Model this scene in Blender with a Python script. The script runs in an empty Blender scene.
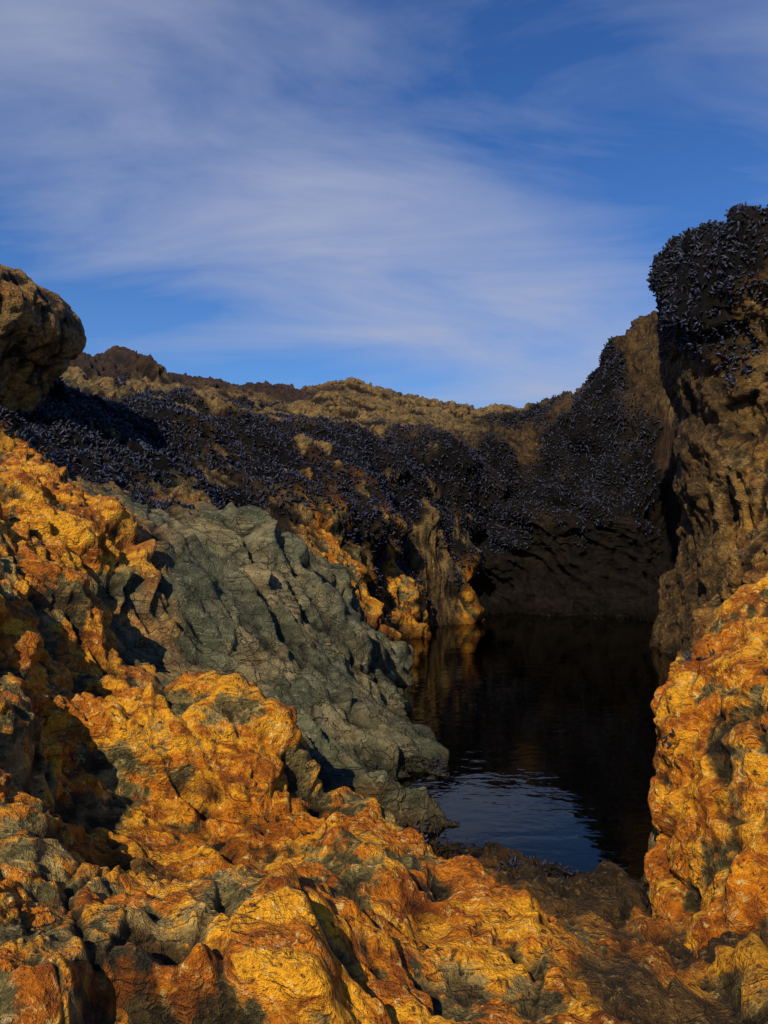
import bpy, math, time
import numpy as np
T0=time.time()
scene=bpy.context.scene
f4=np.float32
rng=np.random.default_rng(7)
PERM=rng.permutation(4096).astype(np.int32)
RT=rng.random((4096,8)).astype(f4)
GR=rng.normal(size=(4096,3)).astype(f4); GR/=np.linalg.norm(GR,axis=1)[:,None]
def hsh(i,j,k,seed=0):
    return PERM[(PERM[(PERM[(i+seed*131)&4095]+j)&4095]+k)&4095]
def perlin(P,scale=1.0,seed=0):
    Q=(P*f4(scale)).astype(f4); I=np.floor(Q).astype(np.int32); F=Q-I
    U=F*F*F*(F*(F*6-15)+10); out=np.zeros(len(P),f4)
    for a in (0,1):
        wx=U[:,0] if a else 1-U[:,0]
        for b in (0,1):
            wy=U[:,1] if b else 1-U[:,1]
            for c in (0,1):
                wz=U[:,2] if c else 1-U[:,2]
                g=GR[hsh(I[:,0]+a,I[:,1]+b,I[:,2]+c,seed)]
                out+=wx*wy*wz*(g[:,0]*(F[:,0]-a)+g[:,1]*(F[:,1]-b)+g[:,2]*(F[:,2]-c))
    return out*1.5
def fbm(P,scale,octv,seed=0,mode=0,gain=.5):
    o=np.zeros(len(P),f4); a=1.0; s=scale; t=0
    for k in range(octv):
        n=perlin(P,s,seed+k*7)
        if mode==1: n=1-2*np.abs(n)       # ridged
        if mode==2: n=2*np.abs(n)-.4      # billow
        o+=a*n; t+=a; a*=gain; s*=2.03
    return o/t
def facets(P,cell,k=16.,seed=0):
    Q=(P/f4(cell)).astype(f4); I=np.floor(Q).astype(np.int32); F=Q-I
    W=np.full(len(P),1e-9,f4); H=np.zeros(len(P),f4)
    F1=np.full(len(P),9,f4); F2=np.full(len(P),9,f4)
    for a in (-1,0,1):
        for b in (-1,0,1):
            for c in (-1,0,1):
                r=RT[hsh(I[:,0]+a,I[:,1]+b,I[:,2]+c,seed)]
                dx=F[:,0]-a-r[:,0]; dy=F[:,1]-b-r[:,1]; dz=F[:,2]-c-r[:,2]
                d2=dx*dx+dy*dy+dz*dz
                w=np.exp(-k*d2)
                h=(r[:,3]-.5)*1.0+((r[:,4]-.5)*dx+(r[:,5]-.5)*dy+(r[:,6]-.5)*dz)*2.4
                W+=w; H+=w*h
                F2=np.minimum(F2,np.maximum(F1,d2)); F1=np.minimum(F1,d2)
    return H/W, np.sqrt(F2)-np.sqrt(F1)
# bedding frame of the tilted strata
def bedding(L,N,sL=2.6,sN=1.5):
    L=np.array(L,float); L/=np.linalg.norm(L)
    N=np.array(N,float); N-=L*N.dot(L); N/=np.linalg.norm(N)
    return np.stack([L/sL,np.cross(N,L),N*sN],1).astype(f4)
BED=bedding([.78,-.30,-.55],[.45,.25,.86])
BEDR=bedding([-.30,-.25,-.9],[-.75,-.6,.25],1.6,1.2)

def smooth(a,b,x):
    t=np.clip((x-a)/(b-a),0,1); return t*t*(3-2*t)

LAB={'O':0,'G':1,'M':2,'B':3,'D':4,'R':5}
def labels(P,pts,labs,power=5.,warp=.14):
    """soft nearest-label weights with noise-warped lookups"""
    wv=np.stack([fbm(P,2.2,4,50+i*9) for i in range(2 if len(pts[0])==2 else 3)],1)*warp*2.6
    Q=P[:,:wv.shape[1]]+wv
    out=np.zeros((len(P),6),f4); pts=np.asarray(pts,f4)
    for c,l in zip(pts,labs):
        q=Q-c
        out[:,LAB[l]]+=1/((q*q).sum(1)+1e-3)**(power/2)
    out/=out.sum(1)[:,None]
    return out

def terrace(s):
    f=s-np.floor(s); return f-smooth(.84,1.0,f)      # slab surface then a sharp riser

def displace(P,Nn,W,amp=1.0,bed=BED):
    """P base pos, Nn normals, W region weights -> displaced, cavity"""
    P=P.astype(f4); Pw=P+.06*np.stack([fbm(P,3,2,1),fbm(P,3,2,2),fbm(P,3,2,3)],1)
    Pb=(Pw@bed).astype(f4)
    h0,c0=facets(Pw@(bed*.6),.42,26,23)
    h1,c1=facets(Pb,.30,30,3)
    h2,c2=facets(Pb,.12,38,9)
    h3,c3=facets(Pw,.047,26,15)
    bil=fbm(P,3.6,5,21,0,.5)
    rid=fbm(Pb,3.6,5,31,1,.5)
    und=fbm(P,1.3,3,63,0,.5)
    lum=np.sqrt(np.abs(fbm(P,7.5,3,141,0,.5))+.01)-.35     # rounded knobs with tight creases
    O,G,Mm,B,D,R=[W[:,i] for i in range(6)]
    # bedding slabs
    sv=Pw@(.85*bed[:,1]+.35*bed[:,2]); wob=fbm(P,1.8,3,71,0,.5)
    t1=terrace(sv*4.6+wob*2.0); t2=terrace(sv*13+wob*4+bil*1.2)
    tm=smooth(-.25,.25,fbm(P,1.9,2,83))
    at=(.048*O+.105*G+.015*Mm+.060*B+.035*D+.06*R)*(.35+.65*tm); at2=(.009*O+.018*G+.004*Mm+.014*B+.008*D+.016*R)*(1.2-.7*tm)
    a0=.10*O+.12*G+.07*Mm+.07*B+.03*D+.06*R
    a1=.066*O+.060*G+.06*Mm+.06*B+.050*D+.05*R
    a2=.024*O+.017*G+.018*Mm+.024*B+.026*D+.024*R
    a3=.0050*O+.0020*G+.009*Mm+.009*B+.009*D+.010*R
    ab=.095*O+.030*G+.055*Mm+.05*B+.05*D+.04*R
    ar=.030*O+.025*G+.020*Mm+.028*B+.014*D+.025*R
    au=.03*O+.05*G+.16*Mm+.12*B+.02*D+.06*R
    al=.042*O+.0*G+.02*Mm+.030*B+.03*D+.02*R
    g0=np.exp(-(c0/.035)**2); g1=np.exp(-(c1/.045)**2); g2=np.exp(-(c2/.06)**2)
    d=a0*h0+a1*h1+a2*h2+a3*h3+ab*bil+ar*(rid-.3)-(a0*.22*g0+a1*.18*g1+a2*.32*g2)+au*und+al*lum
    d+=at*(t1-.45)+at2*(t2-.45)
    fine=fbm(P,20,4,77,0,.58)
    d+=.013*fine*(1-.75*G)*(1-.4*Mm)
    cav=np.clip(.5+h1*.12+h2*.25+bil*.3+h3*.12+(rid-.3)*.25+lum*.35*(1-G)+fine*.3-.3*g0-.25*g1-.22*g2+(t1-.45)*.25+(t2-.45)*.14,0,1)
    return P+Nn*(d*amp)[:,None], cav

def grid_normals(P,nr,nc,wrap=False):
    G=P.reshape(nr,nc,3)
    du=np.gradient(G,axis=1); 
    if wrap: du=(np.roll(G,-1,1)-np.roll(G,1,1))/2
    dv=np.gradient(G,axis=0)
    n=np.cross(du,dv); n/=np.linalg.norm(n,axis=2)[:,:,None]+1e-12
    return n.reshape(-1,3)
def grid_faces(nr,nc,wrap=False):
    r=np.arange(nr-1)[:,None]; c=np.arange(nc if wrap else nc-1)[None,:]
    c2=(c+1)%nc
    return np.stack([r*nc+c,r*nc+c2,(r+1)*nc+c2,(r+1)*nc+c],2).reshape(-1,4)
def mkmesh(name,V,F,mat,attrs={},smooth_=True):
    me=bpy.data.meshes.new(name)
    nv=len(V); nf=len(F); k=F.shape[1]
    me.vertices.add(nv); me.vertices.foreach_set('co',V.astype(f4).ravel())
    me.loops.add(nf*k); me.loops.foreach_set('vertex_index',F.astype(np.int32).ravel())
    me.polygons.add(nf); me.polygons.foreach_set('loop_start',np.arange(0,nf*k,k,dtype=np.int32))
    try: me.polygons.foreach_set('loop_total',np.full(nf,k,np.int32))
    except Exception: pass
    me.polygons.foreach_set('use_smooth',np.full(nf,smooth_,bool))
    for an,av in attrs.items():
        if av.ndim==1:
            a=me.attributes.new(an,'FLOAT','POINT'); a.data.foreach_set('value',av.astype(f4))
        else:
            a=me.attributes.new(an,'FLOAT_COLOR','POINT')
            c=np.ones((nv,4),f4); c[:,:3]=av; a.data.foreach_set('color',c.ravel())
    me.update(calc_edges=True)
    me.materials.append(mat)
    ob=bpy.data.objects.new(name,me); scene.collection.objects.link(ob); return ob

# ------------------------------------------------------------------ materials
class NT:
    def __init__(s,nt): s.nt=nt
    def n(s,t,**kw):
        x=s.nt.nodes.new(t)
        for k,v in kw.items(): setattr(x,k,v)
        return x
    def l(s,a,b): s.nt.links.new(a,b)
    def noise(s,vec,scale,det=6,rough=.6,dist=0):
        x=s.n('ShaderNodeTexNoise'); s.l(vec,x.inputs['Vector'])
        x.inputs['Scale'].default_value=scale; x.inputs['Detail'].default_value=det
        x.inputs['Roughness'].default_value=rough; x.inputs['Distortion'].default_value=dist
        return x.outputs['Fac']
    def vor(s,vec,scale,feature='F1'):
        x=s.n('ShaderNodeTexVoronoi',feature=feature); s.l(vec,x.inputs['Vector']); x.inputs['Scale'].default_value=scale
        return x.outputs['Distance']
    def ramp(s,fac,a,b,ca=(0,0,0,1),cb=(1,1,1,1)):
        x=s.n('ShaderNodeValToRGB'); s.l(fac,x.inputs[0])
        x.color_ramp.elements[0].position=a; x.color_ramp.elements[1].position=b
        x.color_ramp.elements[0].color=ca; x.color_ramp.elements[1].color=cb
        return x.outputs['Color']
    def mix(s,fac,a,b,mode='MIX'):
        x=s.n('ShaderNodeMix',data_type='RGBA',blend_type=mode)
        for inp,v in ((x.inputs[0],fac),(x.inputs[6],a),(x.inputs[7],b)):
            if hasattr(v,'is_linked'): s.l(v,inp)
            elif isinstance(v,(int,float)): inp.default_value=v
            else: inp.default_value=(*v,1)
        return x.outputs[2]
    def math(s,op,a,b=None,c=None,clamp=False):
        x=s.n('ShaderNodeMath',operation=op,use_clamp=clamp)
        for i,v in enumerate((a,b,c)):
            if v is None: continue
            if hasattr(v,'is_linked'): s.l(v,x.inputs[i])
            else: x.inputs[i].default_value=v
        return x.outputs[0]
    def comb(s,f):
        x=s.n('ShaderNodeCombineColor'); [s.l(f,x.inputs[i]) for i in range(3)]; return x.outputs[0]
def newmat(name):
    m=bpy.data.materials.new(name); m.use_nodes=True; m.node_tree.nodes.clear()
    t=NT(m.node_tree); out=t.n('ShaderNodeOutputMaterial'); return m,t,out

def rock_material():
    m,t,out=newmat('weathered_rock')
    pos=t.n('ShaderNodeNewGeometry').outputs['Position']
    A=t.n('ShaderNodeAttribute',attribute_name='mA'); B=t.n('ShaderNodeAttribute',attribute_name='mB')
    C=t.n('ShaderNodeAttribute',attribute_name='cav').outputs['Fac']
    sa=t.n('ShaderNodeSeparateColor'); t.l(A.outputs['Color'],sa.inputs[0])
    sb=t.n('ShaderNodeSeparateColor'); t.l(B.outputs['Color'],sb.inputs[0])
    O,G,Mu=sa.outputs; Br,Dk,Rd=sb.outputs
    mp=t.n('ShaderNodeMapping'); t.l(pos,mp.inputs['Vector'])
    mp.inputs['Rotation'].default_value=(.5,.6,.35); mp.inputs['Scale'].default_value=(.35,1.2,1.3)
    bed=mp.outputs[0]
    n1=t.noise(pos,3.6,6,.60,.5); n2=t.noise(pos,12,6,.68,.8); n3=t.noise(pos,46,5,.70); n4=t.noise(bed,8,6,.66,1.0)
    n5=t.noise(pos,140,3,.7)
    def vein(src,c0,wd):   # thin line where the noise crosses a level
        return t.math('SUBTRACT',1.0,t.math('DIVIDE',t.math('ABSOLUTE',t.math('SUBTRACT',src,c0)),wd),clamp=True)
    nv=t.noise(bed,4.5,5,.55,1.4)
    vd=t.math('MULTIPLY',vein(nv,.47,.012),t.ramp(n2,.42,.55)); vl=t.math('MULTIPLY',vein(nv,.55,.010),t.ramp(n2,.45,.56))
    # orange lichen / iron-stained: bright on proud edges, olive-beige stone in the hollows
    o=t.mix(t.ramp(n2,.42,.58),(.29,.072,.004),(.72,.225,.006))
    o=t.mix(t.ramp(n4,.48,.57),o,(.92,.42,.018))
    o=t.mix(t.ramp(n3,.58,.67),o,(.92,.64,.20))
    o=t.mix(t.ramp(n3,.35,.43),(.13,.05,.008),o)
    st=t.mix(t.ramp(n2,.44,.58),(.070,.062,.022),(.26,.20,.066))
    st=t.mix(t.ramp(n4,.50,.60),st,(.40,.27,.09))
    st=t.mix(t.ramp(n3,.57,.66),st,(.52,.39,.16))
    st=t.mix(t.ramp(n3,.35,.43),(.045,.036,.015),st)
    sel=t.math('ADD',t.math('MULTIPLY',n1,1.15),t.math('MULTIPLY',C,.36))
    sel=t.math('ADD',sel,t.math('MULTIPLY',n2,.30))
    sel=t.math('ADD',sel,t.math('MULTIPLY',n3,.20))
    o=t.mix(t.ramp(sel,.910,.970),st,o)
    o=t.mix(t.math('MULTIPLY',vd,.7),o,(.05,.03,.012)); o=t.mix(t.math('MULTIPLY',vl,.6),o,(.8,.60,.26))
    # schist
    g=t.mix(t.ramp(n4,.42,.60),(.048,.052,.028),(.122,.126,.072))
    g=t.mix(t.ramp(n1,.48,.62),g,t.mix(t.ramp(n4,.4,.6),(.15,.122,.060),(.29,.235,.125)))
    g=t.mix(t.ramp(n3,.59,.70),g,(.26,.245,.155))
    g=t.mix(t.math('MULTIPLY',vd,.8),g,(.02,.018,.010)); g=t.mix(t.math('MULTIPLY',vl,.5),g,(.38,.34,.23))
    ns=t.n('ShaderNodeTexNoise'); t.l(pos,ns.inputs['Vector']); ns.inputs['Scale'].default_value=3; ns.inputs['Detail'].default_value=4
    va=t.n('ShaderNodeVectorMath',operation='MULTIPLY_ADD'); t.l(ns.outputs['Color'],va.inputs[0]); va.inputs[1].default_value=(.9,.9,.9); t.l(bed,va.inputs[2])
    j=t.vor(va.outputs[0],6,'DISTANCE_TO_EDGE'); jm=t.ramp(j,.0,.018)
    crk=t.math('MULTIPLY',t.math('SUBTRACT',1.0,jm),t.ramp(n1,.40,.52))
    g=t.mix(t.math('MULTIPLY',crk,.65),g,(.020,.018,.012))
    # barnacled brown
    b=t.mix(t.ramp(n2,.42,.60),(.10,.058,.020),(.30,.185,.062))
    b=t.mix(t.ramp(n3,.54,.64),b,(.42,.30,.14))
    b=t.mix(t.ramp(n1,.51,.58),b,t.mix(t.ramp(n2,.44,.58),(.065,.050,.020),(.20,.15,.060)))
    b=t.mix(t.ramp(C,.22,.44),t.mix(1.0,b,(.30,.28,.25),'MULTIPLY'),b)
    d=t.mix(t.ramp(n2,.42,.60),(.022,.014,.006),(.12,.065,.019))
    d=t.mix(t.ramp(n3,.56,.66),d,(.26,.155,.050))
    r=t.mix(t.ramp(n2,.4,.62),(.020,.010,.007),(.070,.033,.018))
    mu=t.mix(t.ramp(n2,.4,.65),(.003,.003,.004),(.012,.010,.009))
    col=None
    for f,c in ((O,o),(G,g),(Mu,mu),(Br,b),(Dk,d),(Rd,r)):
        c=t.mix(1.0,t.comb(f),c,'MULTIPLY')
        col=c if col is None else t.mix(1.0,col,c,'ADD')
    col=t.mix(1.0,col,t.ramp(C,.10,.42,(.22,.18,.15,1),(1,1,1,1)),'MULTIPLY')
    col=t.mix(1.0,col,t.ramp(n5,.32,.68,(.62,.62,.62,1),(1.2,1.2,1.2,1)),'MULTIPLY')
    bv=t.vor(pos,95) 
    hh=t.math('ADD',t.math('MULTIPLY',n3,1.3),t.math('MULTIPLY',n5,.5))
    hh=t.math('ADD',hh,t.math('MULTIPLY',bv,t.math('MULTIPLY',Br,-.6)))
    hh=t.math('ADD',hh,t.math('MULTIPLY',n2,1.4))
    hh=t.math('MULTIPLY',hh,t.math('SUBTRACT',1.0,t.math('MULTIPLY',G,.45)))
    hh=t.math('SUBTRACT',hh,t.math('MULTIPLY',vd,.35))
    hh=t.math('SUBTRACT',hh,t.math('MULTIPLY',crk,t.math('MULTIPLY',G,.45)))
    sz=t.n('ShaderNodeSeparateXYZ'); t.l(pos,sz.inputs[0])
    wet=t.math('SUBTRACT',1.0,t.math('MULTIPLY',sz.outputs[2],9.0,clamp=True),clamp=True)
    col=t.mix(wet,col,t.mix(1.0,col,(.35,.32,.28),'MULTIPLY'))
    bp=t.n('ShaderNodeBump'); bp.inputs['Strength'].default_value=.95; bp.inputs['Distance'].default_value=.026
    t.l(hh,bp.inputs['Height'])
    p=t.n('ShaderNodeBsdfPrincipled'); t.l(col,p.inputs['Base Color']); t.l(bp.outputs[0],p.inputs['Normal'])
    t.l(t.math('SUBTRACT',.62,t.math('MULTIPLY',wet,.35)),p.inputs['Roughness'])
    t.l(t.math('SUBTRACT',.30,t.math('MULTIPLY',Mu,.18)),p.inputs['Specular IOR Level'])
    t.l(p.outputs[0],out.inputs[0]); return m
ROCK=rock_material()

def mussel_material():
    m,t,out=newmat('mussel_shell')
    a=t.n('ShaderNodeAttribute',attribute_name='tone')
    c=t.ramp(a.outputs['Fac'],0,1,(.004,.004,.009,1),(.026,.033,.074,1))
    p=t.n('ShaderNodeBsdfPrincipled'); t.l(c,p.inputs['Base Color'])
    p.inputs['Roughness'].default_value=.52; p.inputs['Specular IOR Level'].default_value=.32
    t.l(p.outputs[0],out.inputs[0]); return m
MUS=mussel_material()
def weed_material():
    m,t,out=newmat('wet_seaweed')
    pos=t.n('ShaderNodeNewGeometry').outputs['Position']
    c=t.mix(t.ramp(t.noise(pos,30,3),.4,.6),(.005,.004,.003),(.022,.014,.006))
    p=t.n('ShaderNodeBsdfPrincipled'); t.l(c,p.inputs['Base Color']); p.inputs['Roughness'].default_value=.5
    p.inputs['Specular IOR Level'].default_value=.2
    t.l(p.outputs[0],out.inputs[0]); return m

def water_material(name,tint,rip,scale,dist,ior=1.34):
    m,t,out=newmat(name)
    pos=t.n('ShaderNodeNewGeometry').outputs['Position']
    mp=t.n('ShaderNodeMapping'); t.l(pos,mp.inputs['Vector']); mp.inputs['Scale'].default_value=(1,2.0,1); mp.inputs['Rotation'].default_value=(0,0,.7)
    n=t.noise(mp.outputs[0],scale,3,.5,.3)
    bp=t.n('ShaderNodeBump'); bp.inputs['Strength'].default_value=rip; bp.inputs['Distance'].default_value=dist; t.l(n,bp.inputs['Height'])
    gl=t.n('ShaderNodeBsdfGlossy'); gl.inputs['Roughness'].default_value=.02; gl.inputs['Color'].default_value=(1,.95,.84,1); t.l(bp.outputs[0],gl.inputs['Normal'])
    tr=t.n('ShaderNodeBsdfTransparent'); tr.inputs['Color'].default_value=(*tint,1)
    fr=t.n('ShaderNodeFresnel'); fr.inputs['IOR'].default_value=ior; t.l(bp.outputs[0],fr.inputs['Normal'])
    mx=t.n('ShaderNodeMixShader'); t.l(fr.outputs[0],mx.inputs[0]); t.l(tr.outputs[0],mx.inputs[1]); t.l(gl.outputs[0],mx.inputs[2])
    t.l(mx.outputs[0],out.inputs[0]); return m

# ------------------------------------------------------------------ terrain
# terrain control points worked out from image pixels at estimated depths (x right, y forward, z above pool level) with surface type
S='''
-.53 1.10 .30 O; -.36 1.15 .32 O; -.21 1.15 .345 O; -.05 1.15 .345 O; .075 1.20 .29 O; .20 1.30 .20 O
-.24 .95 .33 O; .02 .95 .33 O; -.43 .95 .33 O; 0 .5 .2 D; -.8 .4 .5 O; .5 .5 .3 D; .9 .8 .42 D; 0 -1 .1 D; -1.3 -1 .5 O; 1.4 -1 .5 B
-.62 1.30 .30 O; -.80 1.45 .40 O; -.35 1.42 .205 D; -.50 1.42 .215 D; -.20 1.40 .23 D; -.10 1.48 .25 O; -.03 1.38 .28 O
-.63 1.65 .31 O; -.435 1.75 .325 O; -.585 1.85 .39 O; -.184 1.64 .275 O; -.33 1.62 .27 O; .04 1.75 .15 O; -.01 1.9 .14 O; .09 1.6 .19 O
.10 1.88 .06 O; .18 1.95 -.01 D; -.10 1.95 .20 O; -.22 1.95 .275 O; -.308 2.0 .385 O; -.51 2.05 .46 O; -.72 2.1 .50 O
-.86 1.9 .52 O; -.88 1.7 .57 O; -.99 1.9 .75 O; -.99 2.2 .70 O; -.92 2.4 .67 O; -1.17 2.6 .90 O; -1.02 2.7 .85 O; -1.3 2.5 .97 O; -1.31 3.0 1.09 O; -1.56 3.0 1.23 O
-1.4 1.6 .92 O; -2.2 1.0 1.05 O; -2.6 2.4 1.35 O; -4 0 1.4 B; -4 3.5 2.0 B
-.89 2.62 .50 G; -.53 2.4 .32 G; -.33 2.35 .20 G; -.295 2.6 .27 G; -.138 3.0 .24 G; .05 2.9 .08 G; .24 2.88 -.03 G; -.11 2.4 .08 G; .05 2.5 .00 G; -.16 2.15 .10 D; .02 2.2 -.02 D
-.746 3.0 .64 G; -.4 3.5 .49 G; -1.075 3.4 1.03 G; -.706 3.9 .905 G; -.314 4.3 .72 G; -.12 4.25 .48 G; -.05 4.2 .16 G; .0 3.5 .02 G; .03 3.95 -.06 G; -.15 3.6 .33 G
-1.5 3.9 1.17 M; -1.25 3.9 1.08 B; -1.09 4.4 1.01 B; -.57 5.0 .81 B; -.22 5.2 .62 O; .13 6.0 .43 O; .79 6.8 .26 O; .25 6.2 .2 O; .02 5.5 .08 O; .12 5.8 -.03 D; .45 6.55 -.03 D; .02 4.9 -.04 D; .95 6.9 .1 D; .45 6.6 .42 B; .2 6.25 .62 M; -.1 5.6 .72 M
-1.75 3.5 1.35 M; -2.0 4.2 1.46 M; -2.2 4.4 1.6 M; -2.35 5.2 1.80 M; -1.83 5.8 1.86 M; -1.16 6.4 1.74 M; -.31 6.8 1.62 M; .62 7.3 1.49 M; .95 7.3 .92 M; -1.52 4.8 1.40 M; -.65 5.7 1.20 M; .14 6.6 .93 M; -1.0 5.0 1.10 M; -.12 5.95 .86 M; .55 7.1 .93 M; -.9 6.1 1.50 M; -.1 6.6 1.35 M; .68 7.0 .6 M; .3 7.0 1.38 M
-3.5 8.0 2.80 R; -4.15 8 2.80 R; -3.0 7.6 2.58 R; -2.5 7.9 2.52 R; -2.85 9 2.70 R; -1.68 10 2.72 R; -1.2 9.3 2.45 R; -.46 10 2.72 B; .49 10 2.52 B; .98 9.5 2.28 B; 1.41 9.0 2.25 B; 1.68 8.5 2.06 M; 2.10 8.2 2.32 D; 2.35 7.9 2.66 M; 2.62 7.55 2.98 D; 2.85 7.3 2.65 D; 2.95 7.0 2.3 B; 2.5 8.3 2.4 B
-2.5 6.5 2.08 B; -2.9 6.6 2.2 B; -1.74 7.0 2.0 B; -.9 8.0 2.10 B; -.3 7.6 1.9 B; .18 8.5 2.12 B; .74 8.3 1.92 B; -3.0 5.4 2.0 B; -2.1 6.3 1.98 B; -2.2 7.6 2.26 B; .9 7.9 1.8 D
1.79 8.0 1.67 M; 1.55 8.2 1.85 D; 2.19 7.6 2.03 M; 2.38 7.6 2.35 M; 1.2 7.8 1.75 M; 1.86 7.7 1.2 M; 2.5 7.0 1.35 M; 2.3 7.15 1.2 M; 1.13 7.2 .53 R; 1.07 7.0 .08 R; 1.5 7.1 .0 R; 1.5 7.5 .9 M; 2.1 7.1 .05 R; 2.1 7.4 1.05 M; 2.44 6.8 .2 R; 2.7 6 .2 R; 2.6 6.9 .9 R
.45 2.4 -.22 D; .8 3.0 -.4 D; 1.2 4.5 -.5 D; 1.3 6 -.4 D; .5 4.2 -.35 D; .6 5.3 -.35 D; 1.9 5.5 -.4 D; .8 2.2 -.18 D; 1.9 6.6 -.2 D; 1.3 3.4 -.3 D
.32 2.10 -.07 D; .68 2.0 -.07 D; .42 1.80 .04 D; .35 1.25 .2 D; .25 1.6 .11 D; .55 1.35 .13 D; .62 1.7 .05 D; .17 2.25 -.09 D; .2 1.45 .18 O
1.2 1.2 .45 B; 1.7 .8 .55 B; 2.2 2.6 .8 B; 2.3 4 .6 B; 4 2 1.3 B; 4 5 2.0 B; 4.2 8 2.5 B; 6 6 2 B; 7 10 1.8 B; 4 -1 .8 B; 0 -3 .2 D; 4 -3 .6 B; -4 -3 1 B
-7 6 2.4 B; -8 10 2.5 R; -5 9.5 2.5 R; -3 11.5 2.2 R; 0 12 2.1 B; 2 11 2.0 B; 5 12 1.8 B; 0 16 1.2 B; -10 16 1.4 B; 9 16 1.2 B; -8 0 1.5 B; 8 0 1.2 B; -18 18 1 B; 18 18 1 B; 0 24 .4 B
'''
ctl=[]; lab=[]
for ln in S.replace('\n',';').split(';'):
    q=ln.split()
    if len(q)==4: ctl.append([float(v) for v in q[:3]]); lab.append(q[3])
ctl=np.array(ctl)
def kern(r2,e): return np.sqrt(r2+e*e)
cx=ctl[:,:2]; D2=((cx[:,None]-cx[None])**2).sum(2); n=len(cx); E=.10
K=np.zeros((n+3,n+3)); K[:n,:n]=kern(D2,E)-np.eye(n)*.004; K[:n,n]=K[n,:n]=1; K[:n,n+1:]=cx; K[n+1:,:n]=cx.T
sol=np.linalg.solve(K,np.r_[ctl[:,2],0,0,0])
def base_height(X,Y):
    X4=X.astype(f4); Y4=Y.astype(f4)
    Z=np.full(len(X),sol[n],f4); Z+=f4(sol[n+1])*X4+f4(sol[n+2])*Y4
    for i in range(n): Z+=f4(sol[i])*np.sqrt((X4-f4(cx[i,0]))**2+(Y4-f4(cx[i,1]))**2+f4(E*E))
    k=smooth(15,30,np.hypot(X*.8,Y)); return Z*(1-k)+k*(-1.6)
ys=np.r_[np.linspace(-2.5,.6,60)[:-1],np.geomspace(.6,12,880)[:-1],np.geomspace(12,45,50)]
ss=np.r_[np.linspace(-1.3,-.55,90)[:-1],np.linspace(-.55,.50,940),np.linspace(.50,1.3,90)[1:]]
nr,nc=len(ys),len(ss)
Yg=np.repeat(ys,nc); Xg=np.tile(ss,nr)*np.sqrt((Yg+.8)**2+1)
Zg=base_height(Xg,Yg)
Pt=np.stack([Xg,Yg,Zg],1)
# wave-cut undercut at the back of the pool
msk=smooth(.75,1.15,Pt[:,0])*smooth(3.8,3.1,Pt[:,0])*smooth(6.3,6.9,Pt[:,1])*smooth(8.3,7.9,Pt[:,1])
und=msk*np.exp(-((Pt[:,2]-.42)/.42)**2)
Pt[:,1]+=.75*und
Nn=grid_normals(Pt,nr,nc)
Pf=Pt.astype(f4)
W=labels(Pf,ctl[:,:2],lab)
pn=fbm(Pf,1.6,4,91); pn2=fbm(Pf,2.6,4,97); pn3=fbm(Pf,2.1,4,117)
def shift(W,src,dst,m):
    a=W[:,src]*m; W[:,src]-=a; W[:,dst]+=a
shift(W,2,3,smooth(.17,.24,pn2)*.95*(1-.85*smooth(.9,1.4,Pf[:,0])))
shift(W,3,2,smooth(.10,.18,pn3)*.9*smooth(3.2,4,Pf[:,1])*smooth(8.6,8,Pf[:,1]))
shift(W,3,0,smooth(.05,.3,pn)*.35*smooth(7,5,Pf[:,1]))
# ochre patches spilling onto the dark lip in front of the pool
shift(W,4,0,smooth(.06,.18,fbm(Pf,4.5,4,131))*.6*smooth(1.95,1.75,Pf[:,1])*smooth(.03,.08,Pf[:,2]))
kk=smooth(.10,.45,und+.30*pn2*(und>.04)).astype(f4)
for c in (0,1,2,3,4): shift(W,c,5,kk)  # undercut turns to dark slab rock, its shade deepened by colour
ampl=(1-.25*smooth(1.9,1.3,Pf[:,1]))
V,cav=displace(Pf,Nn,W,ampl)
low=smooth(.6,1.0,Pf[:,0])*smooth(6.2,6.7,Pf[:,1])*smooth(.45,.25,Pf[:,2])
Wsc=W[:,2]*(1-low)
cove_shade=(np.clip(kk+low,0,1)*.93).astype(f4)       # cove shade painted into the wet black rock colour
for c in (0,1,3,4,5): shift(W,c,2,cove_shade)
GF=grid_faces(nr,nc)
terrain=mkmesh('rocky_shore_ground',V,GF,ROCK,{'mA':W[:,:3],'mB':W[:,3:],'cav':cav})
print('terrain',time.time()-T0)
SC=[]  # scatter sources
def tri_data(V,F,w,ok=None):
    if ok is not None: F=F[ok(V[F[:,0]],w[F[:,0]])]
    a=V[F[:,0]];b=V[F[:,1]];c=V[F[:,2]];d=V[F[:,3]]
    nrm=np.cross(c-a,d-b)/2; ar=np.linalg.norm(nrm,axis=1); return (a+b+c+d)/4,nrm/(ar[:,None]+1e-12),ar,w[F].mean(1)
SC.append(tri_data(V,GF,Wsc,lambda v,w:(v[:,1]>1)&(v[:,1]<11)&(abs(v[:,0])<5)&(w>.2)))
EDGE=tri_data(V,GF,Wsc,lambda v,w:(v[:,1]>1.75)&(v[:,1]<2.9)&(v[:,0]>-.22)&(v[:,0]<.85)&(v[:,2]>-.03)&(v[:,2]<.035))

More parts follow.
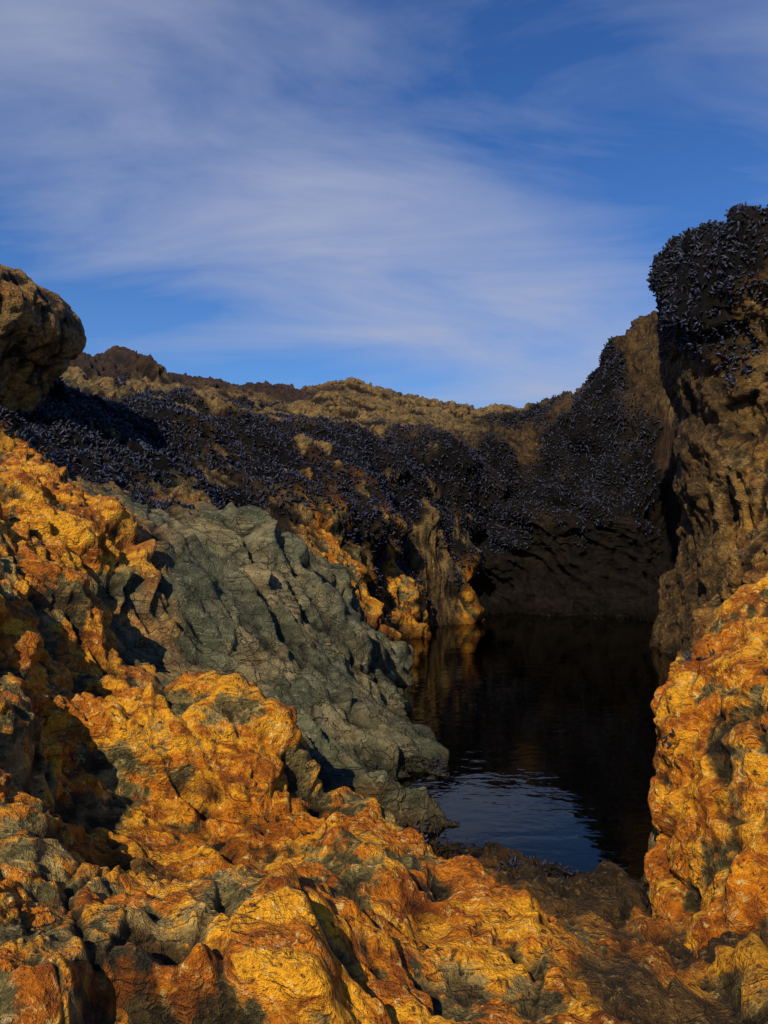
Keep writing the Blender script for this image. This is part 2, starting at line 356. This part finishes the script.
# ------------------------------------------------------------------ standing rocks (lofted sections)
OUT=None
def loft(name,secs,lp,ll,nt=560,nz=480,amp=1.,big=.08,warm=.0,shade_z=None,bed=BEDR):
    global OUT
    secs=np.array(secs,float)  # z cx cy rx ry
    t=np.linspace(0,1,nz); kz=np.linspace(0,1,len(secs))
    def ip(col):
        v=np.interp(t,kz,secs[:,col]); k=max(3,int(nz/len(secs)*.6))|1
        pad=np.r_[np.full(k,v[0]),v,np.full(k,v[-1])]
        w=np.hanning(k+2)[1:-1]; return np.convolve(pad,w/w.sum(),'same')[k:-k]
    Z,CX,CY,RX,RY=[ip(i) for i in range(5)]
    RX[-1]=RY[-1]=.001
    th=np.linspace(0,2*np.pi,nt,endpoint=False)
    ex=.8
    c=np.sign(np.cos(th))*np.abs(np.cos(th))**ex; s=np.sign(np.sin(th))*np.abs(np.sin(th))**ex
    P=np.zeros((nz,nt,3)); P[:,:,0]=CX[:,None]+RX[:,None]*c; P[:,:,1]=CY[:,None]+RY[:,None]*s; P[:,:,2]=Z[:,None]
    P=P.reshape(-1,3)
    Nn=grid_normals(P,nz,nt,True)
    Nn[-nt:]=(0,0,1)
    bigw=np.stack([fbm(P.astype(f4),1.3,2,200+i) for i in range(3)],1)
    P=P+bigw*big*2
    W=labels(P.astype(f4),lp,ll)
    V,cav=displace(P,Nn,W,amp,bed)
    if warm:
        wn=fbm(P.astype(f4),2.0,4,151); shift(W,3,0,warm*(.5+smooth(-.1,.25,wn))); cav=np.clip(cav+.06,0,1)
    F=grid_faces(nz,nt,True)
    SC.append(tri_data(V,F,W[:,2].copy(),lambda v,w:w>.2))
    if shade_z is not None:     # dark rock, with the cove's shade put into its colour low down
        sm=(.80*smooth(shade_z+.25,shade_z-.1,V[:,2])+.10).astype(f4)
        for c_ in (0,1,3,4,5): shift(W,c_,2,sm)
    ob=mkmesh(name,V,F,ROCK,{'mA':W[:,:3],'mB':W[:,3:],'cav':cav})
    OUT=tri_data(V,F,W[:,0])
    return ob
# tall outcrop right of the pool, mussel-covered head
loft('rock_outcrop',[(-.4,3.4,5.1,1.45,1.2),(.2,3.42,5.1,1.40,1.15),(.5,3.42,5.05,1.36,1.1),(.9,3.45,5.0,1.32,1.05),(1.3,3.45,5.0,1.30,1.08),(1.75,3.45,5.0,1.31,1.12),(2.1,3.44,5.0,1.36,1.16),(2.22,3.44,5.0,1.40,1.14),(2.40,3.46,5.0,1.46,1.10),(2.60,3.48,5.0,1.47,1.08),(2.76,3.49,5.0,1.45,1.06),(2.86,3.5,5.0,1.34,1.0),(2.89,3.5,5.0,.6,.5),(2.90,3.5,5.0,.001,.001)],
 [(2.2,3.8,2.7),(2.5,3.8,2.55),(2.2,3.9,2.38),(3,3.8,2.65),(1.9,4.4,2.6),(1.95,4.6,2.35),(1.95,4.8,2.75),(2.1,4.0,2.05),(2.4,3.9,1.8),(2.2,4.0,1.3),(2.0,4.4,.8),(1.9,4.9,.4),(2.0,5.2,1.6),(2,4.7,2.95),(2.9,3.8,1.5),(2.6,3.85,2.2),(2.85,3.9,1.85)],list('MMMMMMMBBBBDDMBBM'),amp=.85,warm=.22)
# dark slabby wall closing the back of the pool
loft('rock_outcrop',[(-.4,2.25,8.15,1.50,1.15),(-.05,2.25,8.15,1.48,1.15),(.15,2.25,8.15,1.42,1.06),(.4,2.25,8.15,1.40,.98),(.65,2.25,8.15,1.42,1.02),(.9,2.25,8.2,1.44,1.08),(1.08,2.25,8.25,1.40,1.06),(1.22,2.25,8.35,1.2,.9),(1.30,2.25,8.4,.6,.4),(1.32,2.25,8.4,.001,.001)],
 [(1.2,7.3,.2),(1.9,7.1,.3),(2.6,7.2,.3),(1.5,7.2,.55),(2.3,7.1,.6),(1.1,7.4,1.0),(1.7,7.1,1.02),(2.3,7.1,1.05),(2.9,7.3,1.0),(1.9,7.5,1.3)],list('RRRDRMMMMM'),nt=640,nz=360,amp=1.15,big=.10,shade_z=.85,bed=BED)
# ledge leaning on it
loft('rock_outcrop',[(-.3,2.85,3.6,1.25,.8),(.3,2.85,3.55,1.2,.78),(.65,2.85,3.5,1.17,.75),(.9,2.93,3.5,1.12,.7),(1.1,3.05,3.55,1.1,.65),(1.28,3.15,3.6,1.0,.6),(1.4,3.3,3.7,.9,.5),(1.43,3.3,3.7,.001,.001)],
 [(1.5,3,.3),(1.6,3,.8),(1.9,2.9,1.2),(1.6,3.4,.5),(1.65,3.5,.6)],list('BBBDB'),nt=480,nz=360,amp=.85,warm=.28)
# near ochre outcrop
loft('rock_outcrop',[(-.3,1.42,1.58,.80,.66),(-.05,1.42,1.60,.78,.64),(.1,1.42,1.66,.77,.62),(.25,1.43,1.74,.76,.60),(.45,1.47,1.85,.72,.56),(.62,1.54,1.93,.68,.52),(.74,1.62,2.0,.64,.46),(.85,1.70,2.05,.56,.38),(.93,1.75,2.1,.35,.22),(.95,1.75,2.1,.001,.001)],
 [(.75,1.7,.2),(.8,1.7,.5),(.9,1.7,.8),(1.1,1.3,.4),(1.1,1.2,.1),(1.3,1.4,.7),(.68,1.85,.1),(.78,1.25,-.05),(.75,1.9,.35),(.75,1.4,.12)],list('OOOOOOGDOO'),nt=760,nz=600,amp=.8,big=.05)
NEAR=OUT
# boulder top left
loft('boulder',[(1.3,-2.85,4.4,.75,.6),(1.6,-2.85,4.35,.72,.6),(1.82,-2.85,4.3,.80,.66),(2.0,-2.83,4.3,.92,.7),(2.18,-2.85,4.3,.95,.7),(2.36,-2.95,4.3,.87,.6),(2.54,-3.08,4.35,.68,.5),(2.70,-3.2,4.4,.35,.3),(2.72,-3.2,4.4,.001,.001)],
 [(-2.2,3.8,2),(-1.9,4,2.0),(-2.2,3.9,1.6)],list('BBB'),nt=520,nz=360,amp=.5,big=.03,warm=.25)
print('lofts',time.time()-T0)

# ------------------------------------------------------------------ mussels
def cat(i): return np.concatenate([s[i] for s in SC])
C,Nv,Ar,Wm=cat(0),cat(1),cat(2),cat(3)
clump=smooth(-.40,-.12,fbm(C.astype(f4),5,3,301))
pr=Ar*smooth(.30,.55,Wm)*(.15+.85*clump)
tot=pr.sum(); cnt=int(min(58000,tot*2300)); print('mussel area',tot,cnt)
idx=rng.choice(len(C),cnt,p=pr/tot)
cc=C[idx]; nn=Nv[idx]; szs=rng.uniform(.026,.052,cnt)
# stragglers: along the pool lip and tucked into hollows of the near outcrop
def extra(src,k,freq,thr,lo,hi):
    global cc,nn,szs
    w=src[2]*smooth(thr,thr+.12,fbm(src[0].astype(f4),freq,3,411))
    j=rng.choice(len(w),k,p=w/w.sum()); cc=np.r_[cc,src[0][j]]; nn=np.r_[nn,src[1][j]]; szs=np.r_[szs,rng.uniform(lo,hi,k)]
extra(EDGE,500,5,.0,.012,.028)
nm=(NEAR[0][:,0]<1.2)&(NEAR[0][:,1]<2.0)&(NEAR[0][:,2]>.0); NE=[a[nm] for a in NEAR]
extra(NE,260,6,.28,.012,.024)
cnt=len(cc)
nu,nv=4,6
tt=np.array([.12,.38,.68,.92])
prof=(tt**.55)*np.sqrt(np.clip(1-tt**3.2,0,1))
ang=np.linspace(0,2*np.pi,nv,endpoint=False)
bv=[(0,0,0)]
for a,r in zip(tt,prof):
    for b in ang: bv.append((a,r*.28*np.cos(b),r*.20*np.sin(b)))
bv.append((1.0,0,0)); bv=np.array(bv); bv[:,0]-=.3
tr=[(0,1+(b+1)%nv,1+b) for b in range(nv)]
for a in range(nu-1):
    for b in range(nv):
        o=1+a*nv; q=(o+b,o+(b+1)%nv,o+nv+(b+1)%nv,o+nv+b); tr+=[(q[0],q[1],q[2]),(q[0],q[2],q[3])]
e=len(bv)-1; o=1+(nu-1)*nv
for b in range(nv): tr.append((o+b,o+(b+1)%nv,e))
tr=np.array(tr)
rv=rng.normal(size=(cnt,3)); tg=rv-nn*(rv*nn).sum(1)[:,None]; tg/=np.linalg.norm(tg,axis=1)[:,None]
up=rng.uniform(.15,1.3,cnt)[:,None]
ax=tg+nn*up; ax/=np.linalg.norm(ax,axis=1)[:,None]
r2=rng.normal(size=(cnt,3)); ay=np.cross(ax,r2); ay/=np.linalg.norm(ay,axis=1)[:,None]; az=np.cross(ax,ay)
ln=szs[:,None,None]
MV=cc[:,None]+ln*(bv[None,:,0:1]*ax[:,None]+bv[None,:,1:2]*ay[:,None]+bv[None,:,2:3]*az[:,None])+nn[:,None]*.004
MF=(tr[None]+(np.arange(cnt)*len(bv))[:,None,None]).reshape(-1,3)
tone=np.repeat(rng.random(cnt)**1.6,len(bv))
mkmesh('mussel_bed',MV.reshape(-1,3),MF,MUS,{'tone':tone})
# ------------------------------------------------------------------ seaweed fringe on the pool lip
w=EDGE[2]*smooth(-.05,.1,fbm(EDGE[0].astype(f4),6,3,511)); k=1900
j=rng.choice(len(w),k,p=w/w.sum()); R0=EDGE[0][j]
th=rng.uniform(0,6.28,k); ln=rng.uniform(.02,.07,k); seg=6; wd=rng.uniform(.0015,.0045,k)
SV=[];bend=rng.normal(0,1.2,k)
for q in range(seg+1):
    u=q/seg; a=th+bend*u
    if q==0: pcur=R0+np.c_[np.zeros(k),np.zeros(k),np.full(k,-.002)]
    else: pcur=pcur+np.c_[np.cos(a),np.sin(a),np.zeros(k)]*(ln/seg)[:,None]+np.c_[np.zeros((k,2)),(.005*np.cos(u*3.6))*np.ones(k)]
    wv=np.c_[-np.sin(a),np.cos(a),np.full(k,.5)]*(wd*(1-.75*u))[:,None]
    SV.append(pcur-wv); SV.append(pcur+wv)
SV=np.stack(SV,1).reshape(-1,3)
fq=np.array([(2*q,2*q+1,2*q+3,2*q+2) for q in range(seg)])
mkmesh('seaweed',SV,(fq[None]+(np.arange(k)*(2*seg+2))[:,None,None]).reshape(-1,4),weed_material())
print('mussels',time.time()-T0)

# ------------------------------------------------------------------ water
def sheet(name,pts,mat):
    me=bpy.data.meshes.new(name); me.from_pydata(pts,[],[tuple(range(len(pts)))]); me.materials.append(mat)
    ob=bpy.data.objects.new(name,me); scene.collection.objects.link(ob)
sheet('tide_pool_water',[(-.25,1.85,0),(1.2,1.75,0),(3.0,3,0),(3.4,9.2,0),(.8,9.2,0),(-.2,6,0),(-.35,3.4,0)],water_material('pool_water',(.27,.23,.16),.14,7,.012,1.45))
sheet('puddle_water',[(-.66,1.28,.222),(-.12,1.28,.222),(-.06,1.45,.222),(-.15,1.6,.222),(-.65,1.6,.222)],water_material('puddle_water',(.80,.68,.44),.1,14,.01,1.25))
sheet('sea_water',[(-3000,-3000,-.8),(3000,-3000,-.8),(3000,3000,-.8),(-3000,3000,-.8)],water_material('sea_water',(.01,.03,.05),.5,2,.2))

# ------------------------------------------------------------------ light, sky
sd=np.array([-.29,-.69,.59]); sd/=np.linalg.norm(sd)
el=math.asin(sd[2]); az=math.atan2(sd[0],sd[1])
w=bpy.data.worlds.new('World'); scene.world=w; w.use_nodes=True
t=NT(w.node_tree); w.node_tree.nodes.clear()
out=t.n('ShaderNodeOutputWorld'); bg=t.n('ShaderNodeBackground'); bg.inputs['Strength'].default_value=.075
sky=t.n('ShaderNodeTexSky',sky_type='NISHITA'); sky.sun_disc=False; sky.sun_elevation=el; sky.sun_rotation=az
sky.air_density=1.0; sky.dust_density=.5; sky.ozone_density=3.0
tc=t.n('ShaderNodeTexCoord').outputs['Generated']
sp=t.n('ShaderNodeSeparateXYZ'); t.l(tc,sp.inputs[0])
zz=t.math('ADD',t.math('MAXIMUM',sp.outputs[2],0),.25)
cb=t.n('ShaderNodeCombineXYZ'); t.l(t.math('DIVIDE',sp.outputs[0],zz),cb.inputs[0]); t.l(t.math('DIVIDE',sp.outputs[1],zz),cb.inputs[1])
def cloudmap(rot,sc,loc):
    mp=t.n('ShaderNodeMapping'); t.l(cb.outputs[0],mp.inputs['Vector']); mp.inputs['Rotation'].default_value=(0,0,rot); mp.inputs['Scale'].default_value=sc; mp.inputs['Location'].default_value=loc
    return mp.outputs[0]
c1=t.noise(cloudmap(-.95,(.8,1.1,1),(.4,0,0)),1.1,5,.5,.3)
c2=t.noise(cloudmap(-.85,(.6,1.4,1),(3,1,0)),2.1,9,.58,.7)
def band(nx,ny,nz,off,wd):   # broad cirrus veil along a great circle
    v=t.n('ShaderNodeVectorMath',operation='DOT_PRODUCT'); t.l(tc,v.inputs[0])
    k=1/math.sqrt(nx*nx+ny*ny+nz*nz); v.inputs[1].default_value=(nx*k,ny*k,nz*k)
    q=t.math('DIVIDE',t.math('SUBTRACT',v.outputs['Value'],off),wd)
    return t.math('EXPONENT',t.math('MULTIPLY',t.math('MULTIPLY',q,q),-1.0))
b1=band(.62,-.37,1,0,.17); b2=band(-1,.0,-.1,-.52,.10)
cl=t.math('ADD',t.math('MULTIPLY',c1,.46),t.math('MULTIPLY',c2,.62))
cl=t.math('ADD',cl,t.math('MULTIPLY',b1,.25)); cl=t.math('ADD',cl,t.math('MULTIPLY',b2,.06))
cm=t.ramp(cl,.555,.88)
tint=t.mix(1.0,sky.outputs[0],(.34,.80,1.48),'MULTIPLY')
lowz=t.math('EXPONENT',t.math('MULTIPLY',t.math('MAXIMUM',sp.outputs[2],0),-5.2))
tint=t.mix(t.math('MULTIPLY',lowz,.60),tint,(3.7,6.0,8.6))
col=t.mix(t.math('MULTIPLY',cm,.82),tint,(5.3,5.9,7.9))
t.l(col,bg.inputs[0]); t.l(bg.outputs[0],out.inputs[0])
sl=bpy.data.lights.new('sun','SUN'); sl.energy=5.0; sl.angle=math.radians(.5); sl.color=(1,.85,.57)
so=bpy.data.objects.new('sun',sl); scene.collection.objects.link(so)
from mathutils import Vector
so.rotation_euler=Vector(sd).to_track_quat('Z','Y').to_euler()

cam=bpy.data.cameras.new('camera'); co=bpy.data.objects.new('camera',cam); scene.collection.objects.link(co)
cam.sensor_fit='VERTICAL'; cam.sensor_height=36; cam.lens=26.0; cam.clip_start=.05; cam.clip_end=8000
co.location=(0,0,1); co.rotation_euler=(math.pi/2,0,0); scene.camera=co
scene.view_settings.view_transform='Standard'; scene.view_settings.look='None'; scene.view_settings.exposure=0
print('done',time.time()-T0)
